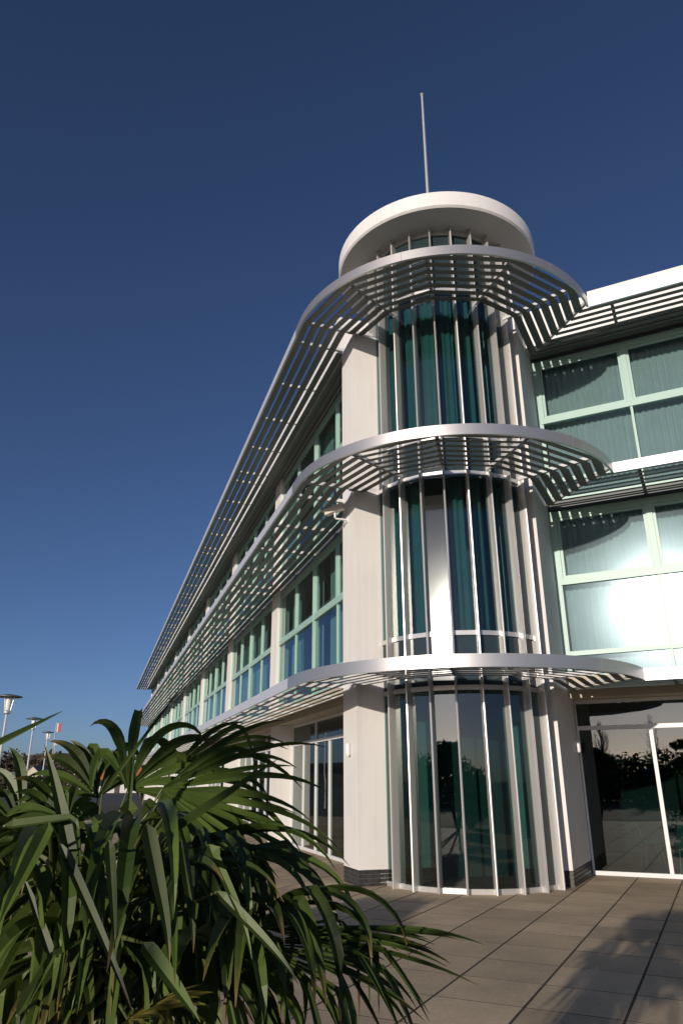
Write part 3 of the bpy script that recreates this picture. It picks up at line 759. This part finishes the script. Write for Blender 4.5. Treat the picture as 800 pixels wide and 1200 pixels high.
def leafcloud(mb, c, rad, n, size, rnd):
    for _ in range(n):
        while True:
            p_ = Vector((rnd.uniform(-1, 1), rnd.uniform(-1, 1), rnd.uniform(-1, 1)))
            if .25 < p_.length < 1: break
        p_ = Vector((c[0] + p_.x * rad[0], c[1] + p_.y * rad[1], c[2] + p_.z * rad[2]))
        a = Vector((rnd.gauss(0, 1), rnd.gauss(0, 1), rnd.gauss(0, 1))).normalized(); b = a.cross(Vector((rnd.gauss(0, 1), rnd.gauss(0, 1), rnd.gauss(0, 1)))).normalized()
        s_ = size * rnd.uniform(.6, 1.4)
        mb.add([p_ - a * s_, p_ + b * s_ * .5, p_ + a * s_, p_ - b * s_ * .5], [(0, 1, 2, 3)])
rnd = random.Random(21)
wd_ = MB()
for i in range(150):
    u = rnd.uniform(-60, 175); d_ = rnd.uniform(265, 310); h = rnd.uniform(7, 12); P = px(u, 915, d_)
    leafcloud(wd_, (P.x, P.y, h * .5), (4.5, 4, h * .55), 130, .7, rnd)
for i in range(40):
    u = rnd.uniform(-40, 75); d_ = rnd.uniform(180, 205); h = rnd.uniform(2.0, 3.6); P = px(u, 915, d_)
    leafcloud(wd_, (P.x, P.y, h * .5), (3.5, 2.5, h * .55), 130, .35, rnd)
for i in range(16):
    u = rnd.uniform(74, 128); d_ = rnd.uniform(165, 185); h = rnd.uniform(5, 9.5) * (1 - abs(u - 92) / 70); P = px(u, 915, d_)
    leafcloud(wd_, (P.x, P.y, h * .5), (3, 3, h * .55), 220, .35, rnd)
tag(wd_.build('woodland', 'wood', fix=False), 'brown leafless wood along the far skyline', 'woodland', kind='stuff')

def house(P, th, w_, d_, h, rh, roof, wallm, label):
    o = empty('house', P, th); tag(o, label, 'house', 'houses beyond the car park')
    q = MB(); q.box(-w_ / 2, w_ / 2, -d_ / 2, d_ / 2, 0, h)
    for x in (-w_ / 2, w_ / 2): q.add([(x, -d_ / 2, h), (x, d_ / 2, h), (x, 0, h + rh)], [(0, 1, 2)])
    q.build('wall', wallm, o)
    q = MB(); e = .35; t = .15
    q.loft([[Vector((x, y, z)) for y, z in ((-d_ / 2 - e, h - rh * e / d_ * 2), (0, h + rh), (d_ / 2 + e, h - rh * e / d_ * 2), (d_ / 2 + e, h - rh * e / d_ * 2 + t), (0, h + rh + t), (-d_ / 2 - e, h - rh * e / d_ * 2 + t))] for x in (-w_ / 2 - .3, w_ / 2 + .3)]); rf = q.build('roof', roof, o)
    q = MB(); q.box(w_ * .25, w_ * .25 + .6, -.3, .3, h + rh - .5, h + rh + 1.0); q.build('chimney', 'rooftile', rf)
    for k in range(3):
        x = -w_ / 2 + w_ * (k + .5) / 3
        q = MB(); q.box(x - .5, x + .5, -d_ / 2 - .04, -d_ / 2 + .02, h * .45, h * .45 + 1.1); q.build('window', 'dark', o)
    q = MB(); q.box(-.45, .45, -d_ / 2 - .05, -d_ / 2 + .02, 0, 2.0); q.build('door', 'bark', o)
def at(u, d): p_ = px(u, 915, d); p_.z = -.16; return p_
house(at(50, 215), R(75), 9, 7, 3.2, 2.6, 'slate', 'beige', 'pale gabled house beyond the second lamp post')
house(at(25, 235), R(-10), 9, 7, 2.4, 2.2, 'slate', 'beige', 'low pale house with a dark slate roof and chimney')
house(at(100, 240), R(70), 9, 7, 4.2, 3.0, 'rooftile', 'render', 'house with a brown tiled roof among the far trees')
house(at(137, 150), R(20), 8, 6, 2.6, 1.8, 'orange', 'render', 'small house with a bright orange roof close to the far end of the wing')

# ------------------------------------------------------------------ behind the camera: the shrubs that shade the terrace, trees mirrored in the glass
def shrub(P, rx, ry, h, n, label, seed, lo=.2):
    r_ = random.Random(seed); o = empty('evergreen_shrub', P); tag(o, label, 'shrub', 'evergreen shrubs behind the terrace')
    q = MB()
    for k in range(7): a = k * .9; q.tube([(0, 0, -.1), (rx * .3 * math.cos(a), ry * .3 * math.sin(a), h * .5), (rx * .6 * math.cos(a), ry * .6 * math.sin(a), h * .85)], [.04, .03, .01], 5)
    q.build('stem', 'bark', o)
    q = MB()
    for k in range(24):
        a, e = r_.uniform(0, 6.28), r_.uniform(0, .72)
        leafcloud(q, (rx * e * math.cos(a), ry * e * math.sin(a), h * r_.uniform(lo, max(.82, lo + .05))), (rx * .42, ry * .42, h * (.24 if lo < .5 else .13 if lo < .8 else .06)), n // 24, .085, r_)
    q.build('foliage', 'leaf', o, fix=False)
SH = [(3.1, 16.6, 1.5, 2.02, .2, 5000, 'low evergreen shrub behind the viewpoint, its shade falling on the palm'),
      (5.9, 16.9, 1.5, 2.2, .2, 5000, 'rounded evergreen shrub behind the viewpoint, right of the palm shade'),
      (8.3, 16.7, 1.5, 2.2, .2, 5000, 'outermost rounded evergreen shrub facing the right-hand wing'),
      (3.9, 17.2, 1.4, 3.45, .88, 6500, 'clear-stemmed evergreen whose crown shades the paving before the glazed screen'),
      (6.3, 17.4, 1.5, 3.3, .74, 9000, 'clear-stemmed evergreen opposite the right-hand wing'),
      (-0.7, 17.0, 1.15, 3.3, .72, 6000, 'clear-stemmed evergreen whose crown shades the paving before the tower pier')]
for i, (s, n, rx, h, lo, nl, lb) in enumerate(SH):
    shrub(C0 + RW(s, n, -.05), rx, 1.0, h, nl, lb, 60 + i, lo)

def bare_tree(P, h, seed, label, narrow):
    r_ = random.Random(seed); o = empty('bare_tree', P); tag(o, label, 'tree', 'bare trees mirrored in the glass')
    q = MB(); q.tube([(0, 0, -.2), (.05, 0, h * .4), (0, .05, h * .97)], [h * .022, h * .015, .02], 7); q.build('trunk', 'bark', o)
    q = MB()
    for k in range(46):
        z0 = h * r_.uniform(.15, .92); a = r_.uniform(0, 6.28); l = (h - z0) * r_.uniform(.3, .55) + .4
        tilt = narrow + r_.uniform(-.1, .15)
        d = Vector((math.cos(a) * math.sin(tilt), math.sin(a) * math.sin(tilt), math.cos(tilt))); p0 = Vector((0, 0, z0)); p1 = p0 + d * l
        q.tube([p0, p1], [.035, .008], 4)
        for _ in range(6):
            t = r_.uniform(.25, 1); b = p0.lerp(p1, t); e = (d + Vector((r_.gauss(0, .4), r_.gauss(0, .4), r_.gauss(.2, .3)))).normalized()
            q.tube([b, b + e * l * .3], [.016, .005], 3)
    q.build('crown', 'bark', o)
tr = random.Random(5)
for i in range(14):
    az = 192 + i * 4 + tr.uniform(-1.5, 1.5); dist = tr.uniform(62, 80); nar = i % 3 != 0
    P = Vector((math.sin(R(az)) * dist + CX, math.cos(R(az)) * dist + CY, -.16))
    bare_tree(P, tr.uniform(7.0, 9.5), 200 + i, 'slim leafless poplar mirrored in the ground floor glass' if nar else 'spreading leafless tree mirrored in the ground floor glass', .28 if nar else .75)
hd = MB(); r_ = random.Random(9)
for i in range(120):
    az = 180 + i * .65; dist = 58 + r_.uniform(-2, 2)
    leafcloud(hd, (math.sin(R(az)) * dist + CX, math.cos(R(az)) * dist + CY, 1.6), (1.5, 1.4, 2.0 + r_.uniform(-.3, .9)), 650, .19, r_)
tag(hd.build('boundary_hedge', 'leaf', fix=False), 'long dark boundary hedge mirrored in the ground floor glass', 'hedge', kind='stuff')
